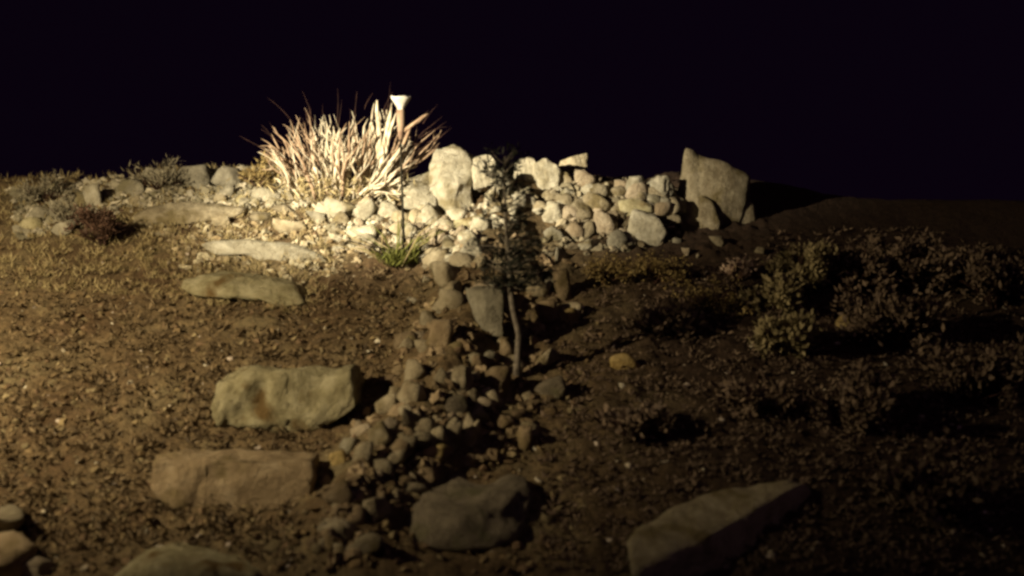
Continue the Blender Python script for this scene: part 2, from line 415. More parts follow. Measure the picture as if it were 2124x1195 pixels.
hull_rock('boulder', [(1300, 1125, 5.42), (1324, 1088, 5.58), (1381, 1058, 5.72), (1440, 1038, 5.84), (1497, 1018, 5.94), (1567, 1000, 6.04), (1640, 994, 6.08), (1672, 1000, 6.06),
                      (1540, 1066, 5.72), (1446, 1102, 5.50), (1434, 1130, 5.40), (1375, 1156, 5.28), (1310, 1192, 5.16), (1340, 1320, 5.35), (1480, 1320, 5.52), (1710, 1210, 5.95), (1630, 1100, 5.98), (1715, 1060, 6.12), (1450, 1150, 6.4), (1650, 1100, 6.5)],
          'warm', 'large wedge boulder with a sloping lit top at bottom right', rough=0.014, cuts=8, smooth=1)

# ------------------------------------------------------------------ large stones on the crest
hull_rock('boulder', [(939, 302, 9.86), (906, 310, 9.80), (986, 325, 9.80), (966, 311, 9.74), (893, 347, 9.70), (986, 358, 9.62), (948, 388, 9.48), (915, 368, 9.52), (980, 405, 9.58), (974, 440, 9.56),
                      (902, 440, 9.52), (888, 395, 9.62), (940, 440, 9.46), (939, 330, 10.1), (905, 345, 10.1), (980, 345, 10.1), (975, 430, 10.05), (895, 430, 10.05)],
          'pale', 'biggest pale boulder standing on the crest right of the dry bush', rough=0.022, cuts=7, smooth=0)
hull_rock('boulder', [(830, 392, 9.62), (846, 374, 9.66), (868, 362, 9.74), (898, 352, 9.78), (905, 395, 9.56), (904, 432, 9.50), (868, 432, 9.46), (836, 430, 9.52), (860, 395, 9.52), (850, 400, 9.95), (900, 380, 9.95), (890, 425, 9.9)],
          'pale', 'broad pale rock leaning against the left foot of the biggest boulder', rough=0.025, cuts=7, smooth=0)
hull_rock('standing_slab', [[(1424, 306, 9.47), (1446, 315, 9.48), (1416, 340, 9.49), (1409, 374, 9.48), (1401, 421, 9.47), (1407, 452, 9.45), (1419, 486, 9.41), (1470, 502, 9.36), (1474, 440, 9.43), (1464, 385, 9.46), (1454, 345, 9.47), (1450, 340, 9.8), (1420, 470, 9.8), (1480, 480, 9.8)],
                            [(1434, 312, 9.50), (1477, 337, 9.47), (1508, 340, 9.45), (1556, 364, 9.50), (1550, 412, 9.44), (1500, 400, 9.37), (1462, 488, 9.35), (1500, 506, 9.34), (1436, 400, 9.47), (1530, 490, 9.40), (1440, 330, 9.8), (1480, 343, 9.8), (1550, 373, 9.8), (1480, 500, 9.75), (1550, 480, 9.75)],
                            [(1530, 395, 9.46), (1564, 424, 9.50), (1567, 494, 9.48), (1538, 528, 9.38), (1484, 516, 9.35), (1470, 470, 9.40), (1500, 420, 9.40), (1562, 440, 9.75), (1490, 500, 9.75)],
                            [(1456, 404, 9.38), (1478, 416, 9.33), (1494, 460, 9.28), (1482, 504, 9.25), (1452, 500, 9.26), (1450, 450, 9.30), (1478, 470, 9.46), (1455, 430, 9.46)]],
          'tan', 'tall pointed slab standing upright at the right end of the crest', rough=0.016, cuts=6, smooth=1, cat='stone slab')
# ------------------------------------------------------------------ medium stones, one by one
T = rock
block('stone', [[(984, 326), (1000, 317), (1022, 321), (1030, 334), (1028, 386), (1006, 392), (984, 388)]], 0.22, 'pale',
      'lichen pitted upright stone touching the right side of the biggest boulder', lean=0.1, rough=0.045, cat='stone', Y=9.52, cuts=8)
block('stone', [[(1064, 332), (1082, 322), (1106, 325), (1116, 345), (1117, 388), (1098, 408), (1068, 396)]], 0.24, 'pale',
      'tall smooth pale stone just right of the sapling crown', lean=0.12, rough=0.022, cat='stone', Y=9.40, cuts=8)
block('stone', [[(1108, 338), (1130, 329), (1150, 336), (1160, 352), (1158, 402), (1130, 414), (1110, 404)]], 0.24, 'pale',
      'tall pale stone second right of the sapling crown', lean=0.15, rough=0.032, cat='stone', Y=9.36, cuts=8)
block('stone', [[(1150, 352), (1176, 356), (1190, 376), (1184, 408), (1154, 412)]], 0.2, 'tan',
      'tan stone filling the gap below the elongated pointing stone', lean=0.15, rough=0.03, cat='stone', Y=9.38, cuts=7)
T(1004, 378, 1026, 452, -14, 'pale', 'narrow leaning pillar stone left of the dark sapling crown', cuts=20)
T(978, 384, 1002, 412, 10, 'grey', 'small grey stone wedged between biggest boulder and leaning pillar stone')
T(1024, 350, 1066, 420, 0, 'grey', 'grey stone behind the sapling crown beside the biggest boulder', cuts=16)
T(1116, 394, 1156, 416, 5, 'tan', 'flat tan stone under the second tall pale stone')
T(1154, 328, 1226, 362, 20, 'tan', 'elongated stone pointing up to the right on top of the rubble', cuts=12, sub=4, lift=0.9)
T(1191, 352, 1235, 394, 0, 'pink', 'round pinkish stone right under the elongated pointing stone', cuts=14)
T(1048, 388, 1068, 410, 0, 'pale', 'small pale stone seen through the sapling crown, upper one')
T(1052, 424, 1074, 450, 0, 'pale', 'small bright stone seen through the sapling crown, lower one')
T(1126, 420, 1170, 466, -15, 'pale', 'bright rough stone low between the tall pale stones and rubble', rough=0.1)
T(1104, 428, 1126, 446, 0, 'pale', 'small bright stone left of the bright rough stone')
T(1092, 402, 1120, 424, 20, 'tan', 'small tan stone under the tall smooth pale stone')
T(1160, 392, 1196, 424, -20, 'grey', 'grey stone in the gap below the elongated pointing stone')
T(1219, 383, 1275, 414, -10, 'tan', 'angular tan stone right of the round pinkish stone')
T(1205, 406, 1270, 442, -24, 'tan', 'long tan stone slanting down right in the rubble middle')
T(1175, 414, 1232, 456, 10, 'tan', 'broad tan stone at the left edge of the rubble pile', cuts=9)
T(1228, 444, 1288, 488, -20, 'pink', 'diamond shaped pinkish stone in the rubble middle', cuts=6)
T(1190, 468, 1240, 494, 48, 'tan', 'long stone slanting up right at the rubble pile foot')
T(1198, 500, 1234, 522, 18, 'pale', 'small pale stone lowest at the rubble pile foot')
T(1128, 472, 1170, 502, 10, 'grey', 'grey stone below the bright rough stone')
T(1170, 464, 1200, 488, 20, 'tan', 'small tan stone between grey stone and slanting long stone')
T(1148, 513, 1192, 545, 0, 'grey', 'pitted grey stone left of the ochre ground cushion', rough=0.12)
T(1298, 365, 1336, 414, 0, 'grey', 'grey upright stone on the crest, left of the dappled block')
T(1334, 365, 1402, 416, 0, 'grey', 'dappled grey block on the crest left of the standing slab', rough=0.14, sub=4)
T(1355, 410, 1394, 446, -30, 'grey', 'grey stone below the dappled block')
T(1268, 384, 1302, 410, 30, 'tan', 'small tan stone at the top of the rubble pile')
T(1281, 412, 1353, 447, 8, 'moss', 'yellow tinged wedge stone resting on the big oval stone', cuts=8)
T(1297, 442, 1387, 512, -18, 'pale', 'big smooth oval stone, largest of the rubble pile', cuts=18, rough=0.03, sub=4)
T(1368, 447, 1412, 468, 0, 'tan', 'flat stone between big oval stone and standing slab')
T(1276, 478, 1314, 506, -30, 'pink', 'small pinkish stone touching the left foot of the big oval stone')
T(1414, 514, 1433, 531, 0, 'pink', 'small pinkish stone on dark soil below the standing slab')
T(1566, 511, 1587, 530, 60, 'tan', 'single small stone right of the standing slab foot')
T(1470, 490, 1500, 512, 0, 'tan', 'small stone in front of the standing slab foot')
# bright stones in front of the boulder
T(838, 424, 900, 456, -4, 'pale', 'bright flat stone in front of the leaning broad rock, right of the stalk')
T(780, 420, 834, 458, -10, 'pale', 'bright flat stone left of the dark stalk')
T(920, 428, 974, 462, -20, 'pale', 'bright smooth stone below the biggest pale boulder', cuts=14)
T(942, 450, 1008, 475, 12, 'moss', 'shaded ochre stone under the bright smooth stone')
T(950, 479, 1000, 517, 0, 'pale', 'round pale stone left of the sapling crown foot', cuts=14)
T(916, 488, 950, 500, 4, 'pale', 'thin white stone chip left of the round pale stone')
T(874, 481, 903, 508, 20, 'tan', 'small tan stone two left of the round pale stone')
T(900, 467, 942, 488, 0, 'pink', 'pinkish stone above the thin white chip')
T(846, 462, 882, 484, 0, 'pink', 'small pinkish stone right of the grass blades')
T(672, 418, 742, 460, -14, 'pale', 'bright angular stone at the foot of the dry bush', cuts=7)
T(738, 412, 776, 462, -60, 'pale', 'bright slanting stone right of the angular stone under the bush')
T(632, 440, 676, 466, -10, 'grey', 'grey stone left of the bright angular stone under the bush')
T(672, 464, 712, 484, 0, 'pale', 'small bright stone below the bright angular stone')
T(716, 468, 752, 486, -12, 'pale', 'small bright stone left of the grass tuft tip')
T(680, 490, 726, 503, -20, 'pale', 'thin bright stone slanting down towards the flat long stone')
T(724, 486, 782, 506, 14, 'pale', 'long flat stone left of the green grass tuft')
T(728, 508, 776, 526, 0, 'pink', 'pinkish flat stone below the long flat stone')
T(880, 512, 944, 532, 4, 'tan', 'flat tan stone right of the green grass tuft')
T(884, 528, 952, 545, 6, 'tan', 'flat tan stone second right of the green grass tuft')
T(560, 424, 622, 446, -8, 'tan', 'tan stone left of the bush foot')
T(520, 440, 566, 462, -10, 'tan', 'tan stone right of the highest step')
T(436, 448, 480, 472, 0, 'tan', 'small tan stone on soil under the highest step')
T(566, 458, 640, 484, -8, 'tan', 'broad low tan stone above the whitest step')
# ridge of tumbled stones under the sapling
T(890, 542, 962, 596, 0, 'tan', 'squarish tan stone at the top of the tumbled stone ridge', cuts=8)
T(912, 584, 958, 628, 10, 'tan', 'tan stone just below the squarish ridge top stone')
T(877, 577, 912, 591, -16, 'pale', 'thin white chip left of the ridge top stones')
T(842, 616, 868, 629, 0, 'pale', 'small white chip on brown soil left of the ridge')
T(902, 626, 932, 650, 25, 'pale', 'small pale stone left of the split faced ridge stone')
T(967, 596, 1050, 702, 0, 'grey', 'largest ridge stone, grey with pale left side, left of sapling trunk', cuts=8, sub=4)
T(1006, 588, 1038, 612, 10, 'pale', 'small pale stone on top of the largest ridge stone')
T(884, 662, 944, 726, 0, 'brown', 'upright brown stone left of the largest ridge stone')
T(938, 758, 980, 820, -8, 'tan', 'rounded tan stone right of the dark hollow in the ridge', cuts=14)
T(974, 760, 1062, 818, 0, 'brown', 'broad brown stone at the left foot of the sapling')
T(1016, 754, 1050, 766, 0, 'pale', 'thin pale chip lying on the broad brown stone')
T(972, 735, 1002, 764, 0, 'brown', 'small brown stone above the rounded tan stone')
T(1036, 700, 1068, 756, 0, 'brown', 'brown stone behind the sapling trunk')
T(1110, 622, 1158, 672, 10, 'brown', 'brown stone right of the sapling trunk at mid height', cuts=14)
T(1158, 640, 1202, 676, 30, 'ochre', 'small ochre stone second right of the sapling trunk')
T(1150, 558, 1190, 630, 14, 'brown', 'upright brown stone below the pitted grey stone')
T(1108, 732, 1160, 760, 40, 'tan', 'pale pointed stone right of the sapling foot', cuts=6)
T(1098, 696, 1132, 720, 0, 'brown', 'small brown stone right of the lower trunk')
T(1112, 786, 1176, 830, 20, 'dark', 'dark slab shaped stone right of the sapling foot')
T(1262, 731, 1326, 767, 8, 'gold', 'single bright ochre stone alone on dark soil right of the sapling', cuts=8)
T(836, 745, 888, 800, 10, 'tan', 'upper tan stone left of the dark hollow')
T(818, 792, 886, 842, -6, 'tan', 'broad tan stone left of the dark hollow')
T(834, 840, 888, 898, 0, 'tan', 'squarish tan stone below the broad stone, left of the hollow', cuts=8)
T(776, 818, 830, 856, 10, 'tan', 'rounded tan stone right of the thick broken block')
T(792, 866, 832, 896, -20, 'pink', 'pinkish stone left of the squarish tan stone')
T(730, 872, 760, 906, 10, 'pink', 'small pinkish stone at the right foot of the broken block')
T(762, 882, 814, 930, 40, 'tan', 'blocky tan stone standing tilted below the broken block', cuts=7)
T(730, 914, 778, 974, 0, 'tan', 'tall tan stone below the tilted blocky stone')
T(816, 902, 868, 946, 0, 'tan', 'tan stone in the middle of the lower ridge')
T(804, 936, 846, 968, 20, 'tan', 'small tan stone below the lower ridge middle stone')
T(868, 890, 930, 926, 20, 'tan', 'angular tan stone left of the pale angular pair')
T(872, 924, 930, 958, 15, 'ochre', 'yellowish flat chip with bright top above the dark boulder', cuts=7)
T(918, 868, 966, 932, -30, 'tan', 'left one of the pale angular pair of ridge stones', cuts=6)
T(952, 866, 994, 928, -10, 'tan', 'right one of the pale angular pair of ridge stones', cuts=6)
T(980, 844, 1024, 880, -30, 'pale', 'pale triangular chip above the angular pair', cuts=5)
T(1004, 898, 1050, 926, -10, 'brown', 'brown stone right of the angular pair')
T(1030, 862, 1068, 890, -10, 'brown', 'small brown stone right of the pale triangular chip')
T(1068, 884, 1104, 934, 0, 'brown', 'upright brown stone above the right end of the dark boulder')
T(920, 822, 972, 862, 10, 'dark', 'dark stone at the foot of the dark hollow')
T(872, 962, 914, 1002, 50, 'brown', 'brown stone leaning on the left shoulder of the dark boulder')
T(822, 1000, 896, 1025, 8, 'tan', 'flat pale stone left of the dark boulder rim', cuts=14)
T(754, 1030, 812, 1076, 10, 'tan', 'lit faceted stone left of the large dark boulder', cuts=8)
T(692, 1086, 730, 1120, 0, 'tan', 'small round stone near the lower end of the ridge')
T(716, 1110, 806, 1152, 28, 'tan', 'long stone slanting up right at the lower end of the ridge')
T(658, 1098, 698, 1144, 20, 'brown', 'brown stone at the lowest left end of the ridge')
T(670, 1006, 736, 1054, 30, 'brown', 'broad brown stone right of the rectangular block step')
T(698, 1056, 740, 1080, 0, 'brown', 'small brown stone under the broad brown stone')
T(684, 936, 720, 968, 20, 'ochre', 'small ochre stone below the thick broken block')
T(1740, 652, 1772, 692, 65, 'ochre', 'small ochre stone upright in the dark shrubs at right')
# stones of the left crest
T(176, 384, 214, 438, 10, 'pale', 'pale upright stone above the red brown shrub', cuts=7)
T(95, 430, 168, 462, -30, 'grey', 'grey slanting stone left of the red brown shrub')
T(104, 462, 158, 492, 20, 'grey', 'grey stone below the grey slanting stone on the left')
T(62, 430, 104, 462, -20, 'grey', 'leftmost grey stone of the crest')
T(86, 378, 150, 402, 10, 'moss', 'mossy stone highest at the left end of the crest')
T(232, 372, 300, 410, 4, 'grey', 'broad grey stone on the crest right of the pale upright stone')
T(300, 350, 362, 392, -6, 'grey', 'grey crest stone above the left end of the highest step')
T(368, 344, 438, 398, 6, 'grey', 'largest grey crest stone above the highest step')
T(440, 346, 500, 400, -8, 'grey', 'grey crest stone above the right end of the highest step')
T(500, 352, 566, 388, -16, 'tan', 'tan crest stone left of the dry bush')
T(520, 392, 600, 420, -14, 'grey', 'low grey stone left of the dry bush foot')

# ------------------------------------------------------------------ small filling stones, alike among themselves
def inside(pts, x, y):
    c = False
    for (ax, ay), (bx, by) in zip(pts, pts[1:] + pts[:1]):
        if (ay > y) != (by > y) and x < (bx - ax) * (y - ay) / (by - ay) + ax: c = not c
    return c
LANDMARKS = []
USED = set()
def lm_name(label):
    t = label.split(',')[0]
    return t
def direction(dx, dy):
    a = math.degrees(math.atan2(-dy, dx)) % 360
    return ['right of', 'up right of', 'above', 'up left of', 'left of', 'down left of', 'below', 'down right of'][int(((a + 22.5) % 360) // 45)]
COLOUR = {'tan': 'tan', 'pale': 'pale', 'grey': 'grey', 'pink': 'pinkish', 'brown': 'brown', 'moss': 'mossy'}
def own_label(x, y, w, h, mat):
    size = 'small' if w > 26 else 'tiny'
    form = 'flat ' if h < 0.62 * w else ''
    for lx, ly, t in sorted(LANDMARKS, key=lambda q: math.hypot(q[0] - x, q[1] - y))[:24]:
        lab = f"{size} {form}{COLOUR[mat]} stone {direction(x - lx, y - ly)} the {t}"
        if len(lab.split()) <= 16 and lab not in USED:
            USED.add(lab); return lab
    return None
for o in list(COL.objects):
    if o.get('category') in ('stone', 'step') and o.parent is None:
        q = Vector(o.location) - CAM
        f_ = q.dot(FWD)
        t = lm_name(o['label'])
        if len(t.split()) <= 10: LANDMARKS.append((W/2 + F * q.x / f_, H/2 - F * q.dot(UP) / f_, t))
def fill(region, n, smin, smax, mats, label, group, seed):
    rg = random.Random(seed)
    xs = [p[0] for p in region]; ys = [p[1] for p in region]
    k = 0
    while k < n:
        x = rg.uniform(min(xs), max(xs)); y = rg.uniform(min(ys), max(ys))
        if not inside(region, x, y): continue
        w = smin + (smax - smin) * rg.random() ** 1.5; h = w * rg.uniform(0.5, 0.95); mt = rg.choice(mats)
        rock(x - w/2, y - h/2, x + w/2, y + h/2, rg.uniform(-60, 60), mt, own_label(x, y, w, h, mt) or label, group=group, sub=2, lift=0.15)
        k += 1
fill([(1150, 390), (1290, 380), (1410, 400), (1410, 500), (1330, 510), (1200, 510), (1130, 520)], 46, 22, 58, ['tan', 'tan', 'grey', 'pale', 'pink'],
     'small rough stone wedged among bigger ones in the rubble pile left of the standing slab', 'small stones of the rubble pile', 3)
fill([(1005, 395), (1070, 390), (1165, 400), (1170, 470), (1010, 470)], 18, 24, 48, ['pale', 'pale', 'tan'],
     'small pale stone on the bank around the sapling crown', 'small stones of the rubble pile', 8)
fill([(640, 430), (840, 420), (1000, 450), (1000, 520), (880, 545), (700, 520)], 46, 20, 54, ['pale', 'pale', 'tan', 'pink'],
     'small bright stone among those spread below the dry bush and biggest boulder', 'small bright stones below bush and boulder', 4)
fill([(870, 540), (1050, 520), (1200, 545), (1190, 660), (1100, 780), (1110, 930), (900, 960), (700, 1160), (640, 1150), (700, 960), (820, 740), (880, 650)], 70, 30, 66, ['tan', 'tan', 'brown', 'tan', 'grey', 'tan', 'pink'],
     'small dull stone among the tumbled stones of the ridge below the sapling', 'small stones of the tumbled ridge', 5)
fill([(40, 385), (300, 365), (560, 350), (620, 420), (500, 425), (330, 415), (230, 430), (60, 480)], 36, 18, 50, ['grey', 'grey', 'tan', 'moss'],
     'small grey stone scattered along the left crest', 'small stones of the left crest', 6)

# ------------------------------------------------------------------ gravel, clods and litter (nobody could count them)
def fragments(name, n, region, smin, smax, cols, label, cat, seed, flat=1.0, power=2.5, sub=1):
    d, f = ico(sub); f = np.array(f); rg = np.random.default_rng(seed); rr = random.Random(seed)
    V = []; Fc = []; C = []; k = 0; nb = len(d)
    xs = [p[0] for p in region]; ys = [p[1] for p in region]
    while k < n:
        px = rr.uniform(min(xs), max(xs)); py = rr.uniform(min(ys), max(ys))
        if not inside(region, px, py): continue
        g = G(px, py)
        s = smin + (smax - smin) * rr.random() ** power
        v = d * (1 + 0.28 * rg.normal(size=(nb, 1))) * np.array([s, s * rg.uniform(0.5, 1), s * flat * rg.uniform(0.4, 0.8)])
        R = np.array(Euler((rr.uniform(-.6, .6), rr.uniform(-.6, .6), rr.uniform(0, 6.28))).to_matrix())
        V.append(v @ R.T + np.array(g) + [0, 0, 0.15 * s]); Fc.append(f + k * nb)
        c = np.array(rr.choice(cols)) * rr.uniform(0.7, 1.3)
        C.append(np.tile([*c, 1.0], (nb, 1))); k += 1
    o = mesh_obj(name, np.vstack(V), np.vstack(Fc), ATTR, smooth=False, label=label, cat=cat, kind='stuff')
    a = o.data.color_attributes.new('Col', 'FLOAT_COLOR', 'POINT')
    a.data.foreach_set('color', np.vstack(C).astype(np.float32).ravel())
    return o
ALL = [(-20, 420), (300, 470), (700, 470), (900, 520), (1200, 520), (1700, 540), (2140, 560), (2140, 1190), (-20, 1190)]
fragments('gravel', 5500, [(-20, 420), (300, 470), (700, 470), (900, 520), (1200, 540), (1250, 700), (1180, 900), (1240, 1190), (-20, 1190)], 0.006, 0.036, [(0.15, 0.105, 0.055), (0.18, 0.135, 0.072), (0.11, 0.075, 0.04), (0.22, 0.175, 0.10), (0.15, 0.10, 0.06)],
          'brown crumbly gravel and clods covering the slope', 'gravel', 11, power=3.2)
fragments('stone_chips', 420, ALL, 0.010, 0.030, [(0.42, 0.38, 0.30), (0.36, 0.31, 0.23), (0.45, 0.38, 0.32)],
          'pale stone chips sprinkled over the brown slope', 'stone chips', 12)

TANS = [(0.22, 0.19, 0.13), (0.28, 0.24, 0.17), (0.15, 0.12, 0.08), (0.10, 0.08, 0.05)]
fragments('rubble', 260, [(1140, 385), (1300, 372), (1410, 400), (1410, 505), (1200, 530), (1130, 540)], 0.016, 0.060, TANS, 'broken stone rubble between the stones of the pile', 'rubble', 61, power=1.4, sub=2)
fragments('bright_rubble', 330, [(620, 420), (840, 410), (1010, 430), (1010, 540), (880, 560), (690, 530)], 0.014, 0.050, [(0.42, 0.39, 0.31), (0.34, 0.31, 0.23), (0.26, 0.22, 0.16), (0.18, 0.15, 0.10)], 'pale stone rubble below the dry bush and boulder', 'rubble', 62, power=1.4, sub=2)
fragments('ridge_rubble', 420, [(870, 540), (1050, 480), (1200, 540), (1190, 660), (1100, 780), (1110, 940), (900, 970), (720, 1170), (640, 1150), (700, 960), (820, 740), (880, 650)], 0.014, 0.060, [(0.20, 0.15, 0.09), (0.25, 0.19, 0.12), (0.14, 0.10, 0.06)], 'broken stone rubble of the tumbled ridge', 'rubble', 63, power=1.4, sub=2)
fragments('crest_rubble', 1000, [(20, 400), (300, 362), (600, 345), (660, 430), (480, 440), (330, 430), (230, 450), (40, 500)], 0.014, 0.060, [(0.30, 0.27, 0.20), (0.40, 0.36, 0.28), (0.18, 0.16, 0.11)], 'grey stone rubble along the left crest', 'rubble', 64, power=1.4, sub=2)
fragments('slope_rubble', 520, [(280, 455), (520, 440), (700, 450), (760, 540), (640, 600), (380, 560)], 0.010, 0.045, [(0.34, 0.30, 0.21), (0.28, 0.23, 0.15), (0.22, 0.17, 0.10)], 'straw coloured stone rubble strewn between the upper steps', 'rubble', 65, power=1.6, sub=2)
# ------------------------------------------------------------------ plants
def tube(path, radii, sides=6):
    """tapered tube along a path; returns verts, faces"""
    V = []; Fc = []; up = Vector((0.3, 0.9, 0.2))
    n = len(path)
    for i, (p, r) in enumerate(zip(path, radii)):
        t = (path[min(i + 1, n - 1)] - path[max(i - 1, 0)]).normalized()
        a = t.cross(up).normalized(); b = t.cross(a)
        for k in range(sides):
            q = 2 * math.pi * k / sides
            V.append(p + (a * math.cos(q) + b * math.sin(q)) * r)
    for i in range(n - 1):
        for k in range(sides):
            k2 = (k + 1) % sides
            Fc.append((i * sides + k, i * sides + k2, (i + 1) * sides + k2, (i + 1) * sides + k))
    Fc.append(tuple(range(sides))[::-1]); Fc.append(tuple((n - 1) * sides + k for k in range(sides)))
    return V, Fc
class Bag:
    def __init__(s): s.V = []; s.F = []
    def add(s, V, Fc):
        o = len(s.V); s.V += list(V); s.F += [tuple(i + o for i in f) for f in Fc]
    def leaf(s, p, d, n, L, Wd):
        d = d.normalized(); w = d.cross(n)
        w = w.normalized() if w.length > 1e-4 else Vector((1, 0, 0)); nn = w.cross(d)
        o = len(s.V)
        s.V += [p, p + d * L * 0.45 + w * Wd, p + d * L * 0.5 - nn * Wd * 0.35, p + d * L * 0.45 - w * Wd, p + d * L]
        s.F += [(o, o + 1, o + 2), (o, o + 2, o + 3), (o + 1, o + 4, o + 2), (o + 2, o + 4, o + 3)]
    def build(s, name, mat, origin=Vector(), smooth=True, **kw):
        return mesh_obj(name, [v - origin for v in s.V], s.F, mat, smooth=smooth, **kw)
def rvec(rg): return Vector((rg.gauss(0, 1), rg.gauss(0, 1), rg.gauss(0, 1)))
def bent(a, b, rg, n=6, wob=0.03, sag=0.0):
    L = (b - a).length; pts = []
    o = rvec(rg) * wob * L
    for i in range(n):
        t = i / (n - 1)
        pts.append(a.lerp(b, t) + o * math.sin(math.pi * t) + Vector((0, 0, -sag * L * math.sin(math.pi * t))) + rvec(rg) * wob * 0.25 * L * (t if i < n - 1 else 0))
    return pts

# --- the dry bush on the crest
rg = random.Random(21)
bush_base = G(700, 408); bush_base = at(700, 408, min(bush_base.y, 10.2))
YB = bush_base.y
bush = empty('dry_bush', bush_base, label='large dry straw coloured bush of stiff stems, brightly lit on the crest', cat='bush')
outline = [(545, 285, .5), (560, 300, .6), (575, 262, .7), (590, 245, .9), (612, 243, .9), (640, 228, 1), (662, 232, 1), (690, 228, 1), (712, 222, 1), (738, 222, 1), (760, 214, 1.1),
           (782, 209, 1.4), (806, 222, 1.5), (818, 226, 1.3), (834, 262, .8), (880, 240, 1.0), (862, 275, .8), (905, 262, .5), (826, 300, .9), (830, 340, .8), (840, 356, .7), (560, 330, .7), (575, 352, .7)]
def bush_tip(t):
    t = max(0, min(0.9999, t)) * (len(outline) - 1); i = int(t); u = t - i
    a, b = outline[i], outline[i + 1]
    return a[0] + (b[0] - a[0]) * u, a[1] + (b[1] - a[1]) * u
def stem_mesh(px, py, dy, r0, rg, forks, b0=None):
    bag = Bag()
    tip = at(px, py, YB + dy)
    b = bush_base + Vector(((px - 700) * 0.00165 + rg.gauss(0, .05), dy * 0.35, rg.uniform(-.03, .05))) if b0 is None else b0
    L = (tip - b).length
    path = bent(b, tip, rg, 8, 0.035)
    for q in range(1, 8): path[q].z -= 0.06 * L * math.sin(math.pi * q / 7) * 0.6
    rad = [r0 * (1 - 0.50 * i / 7) for i in range(8)]
    bag.add(*tube(path, rad, 6))
    for _ in range(forks):
        i = rg.randint(2, 5); p = path[i]; d = (path[7] - path[i]).normalized()
        e = p + (d + Vector((rg.gauss(0, .22), rg.gauss(0, .22), rg.gauss(0.05, .1)))) * (path[7] - p).length * rg.uniform(0.6, 1.0)
        pp = bent(p, e, rg, 5, 0.04)
        bag.add(*tube(pp, [rad[i] * (0.8 - 0.11 * k) for k in range(5)], 5))
    return bag
def fan(px, py, dy, r0, rg, n, spread, mat):
    """one main stem that splits half way into a bundle of nearly parallel stems"""
    tip = at(px, py, YB + dy)
    b = bush_base + Vector(((px - 700) * 0.0021 + rg.gauss(0, .05), dy * 0.4, rg.uniform(-.04, .04)))
    mid = b.lerp(tip, rg.uniform(.28, .5)) + Vector(((b.x - tip.x) * .06, 0, -.02))
    bag = Bag(); bag.add(*tube(bent(b, mid, rg, 5, .04), [r0 * 1.25, r0 * 1.2, r0 * 1.15, r0 * 1.2, r0 * .9], 7))
    for k in range(n):
        e = tip + Vector((rg.gauss(0, spread), rg.gauss(0, spread), rg.gauss(-.09, .08)))
        p0 = mid + rvec(rg) * .012
        pth = bent(p0, e, rg, 6, .075); r = r0 * rg.uniform(.40, .85)
        bag.add(*tube(pth, [r, r * 1.0, r * .94, r * .84, r * .7, r * .3], 5))
        if rg.random() < .5:
            q = pth[3]; e2 = q + (e - q) * rg.uniform(.5, .9) + rvec(rg) * .045
            bag.add(*tube(bent(q, e2, rg, 4, .04), [r * .7, r * .65, r * .55, r * .3], 4))
    return bag.build('branch', mat, bush_base, parent=bush)
for k, (px, py, th) in enumerate(outline):
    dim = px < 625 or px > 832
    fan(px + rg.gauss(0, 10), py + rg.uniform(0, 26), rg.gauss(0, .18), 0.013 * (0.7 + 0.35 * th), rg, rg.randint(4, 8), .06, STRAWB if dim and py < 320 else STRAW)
for k in range(24):
    t = rg.random(); x, y = bush_tip(t * 0.78)
    s = rg.uniform(0.40, 0.95); x = 700 + (x - 700) * s ** 0.7; y = 408 + (y - 408) * s
    fan(x, y, rg.gauss(-.12, .2), rg.uniform(.008, .014), rg, rg.randint(4, 7), .07, STRAW if rg.random() < .68 else STRAWB)
bag = Bag()
for k in range(900):          # dry straw caught at the foot of the bush
    p = bush_base + Vector((rg.gauss(0.02, .30), rg.gauss(-.05, .18), rg.uniform(-.06, .13)))
    bag.leaf(p, Vector((rg.gauss(0, .8), rg.gauss(0, .8), .6)), rvec(rg), rg.uniform(.05, .15), .006)
bag.build('straw', LEAF['straw'], bush_base, parent=bush, kind='stuff')
bag = Bag()
for k in range(50):          # fine dry stalks among the branches, many of them bent over or broken
    t = rg.random(); x, y = bush_tip(t * 0.85)
    q = rg.uniform(.35, 1.0); x = 700 + (x - 700) * q ** .7 + rg.gauss(0, 12); y = 408 + (y - 408) * q
    e = at(x, y, YB + rg.gauss(-.08, .22)); b = bush_base + Vector(((x - 700) * .0024 + rg.gauss(0, .07), rg.gauss(-.05, .12), rg.uniform(-.04, .05)))
    pth = bent(b, e, rg, 6, .09)
    if rg.random() < .3: pth[5] = pth[4] + Vector((rg.gauss(0, .07), rg.gauss(0, .07), rg.uniform(-.07, .03)))
    r = rg.uniform(.0028, .0052); bag.add(*tube(pth, [r, r, r * .9, r * .8, r * .65, r * .3], 4))
bag.build('fine_stalks', STRAW, bush_base, parent=bush, kind='stuff')
# thick pale clubbed stems at the right of the bush
for px, py, x0, y0, r in ((782, 208, 790, 330, .026), (770, 250, 785, 330, .018), (812, 222, 792, 318, .026), (822, 234, 800, 322, .018), (793, 300, 772, 404, .030), (888, 236, 838, 272, .022), (852, 262, 832, 312, .02)):
    b = at(x0, y0, YB - 0.18); tip = at(px, py, YB - 0.2)
    bag = Bag(); path = bent(b, tip, rg, 6, 0.03); bag.add(*tube(path, [r * .7, r * .8, r * .72, r * .8, r * .7, r * .3], 8))
    bag.build('branch', STRAW if px < 840 else STRAWB, bush_base, parent=bush)
bag = Bag()
bag.add(*tube(bent(at(772, 404, YB - .15), at(836, 300, YB - .2), rg, 6, .04), [.026, .024, .022, .02, .018, .012], 7))
bag.add(*tube(bent(at(740, 404, YB - .1), at(836, 345, YB - .2), rg, 6, .04), [.022, .02, .018, .016, .014, .010], 7))
bag.build('branch', STRAW, bush_base, parent=bush)
bag = Bag()
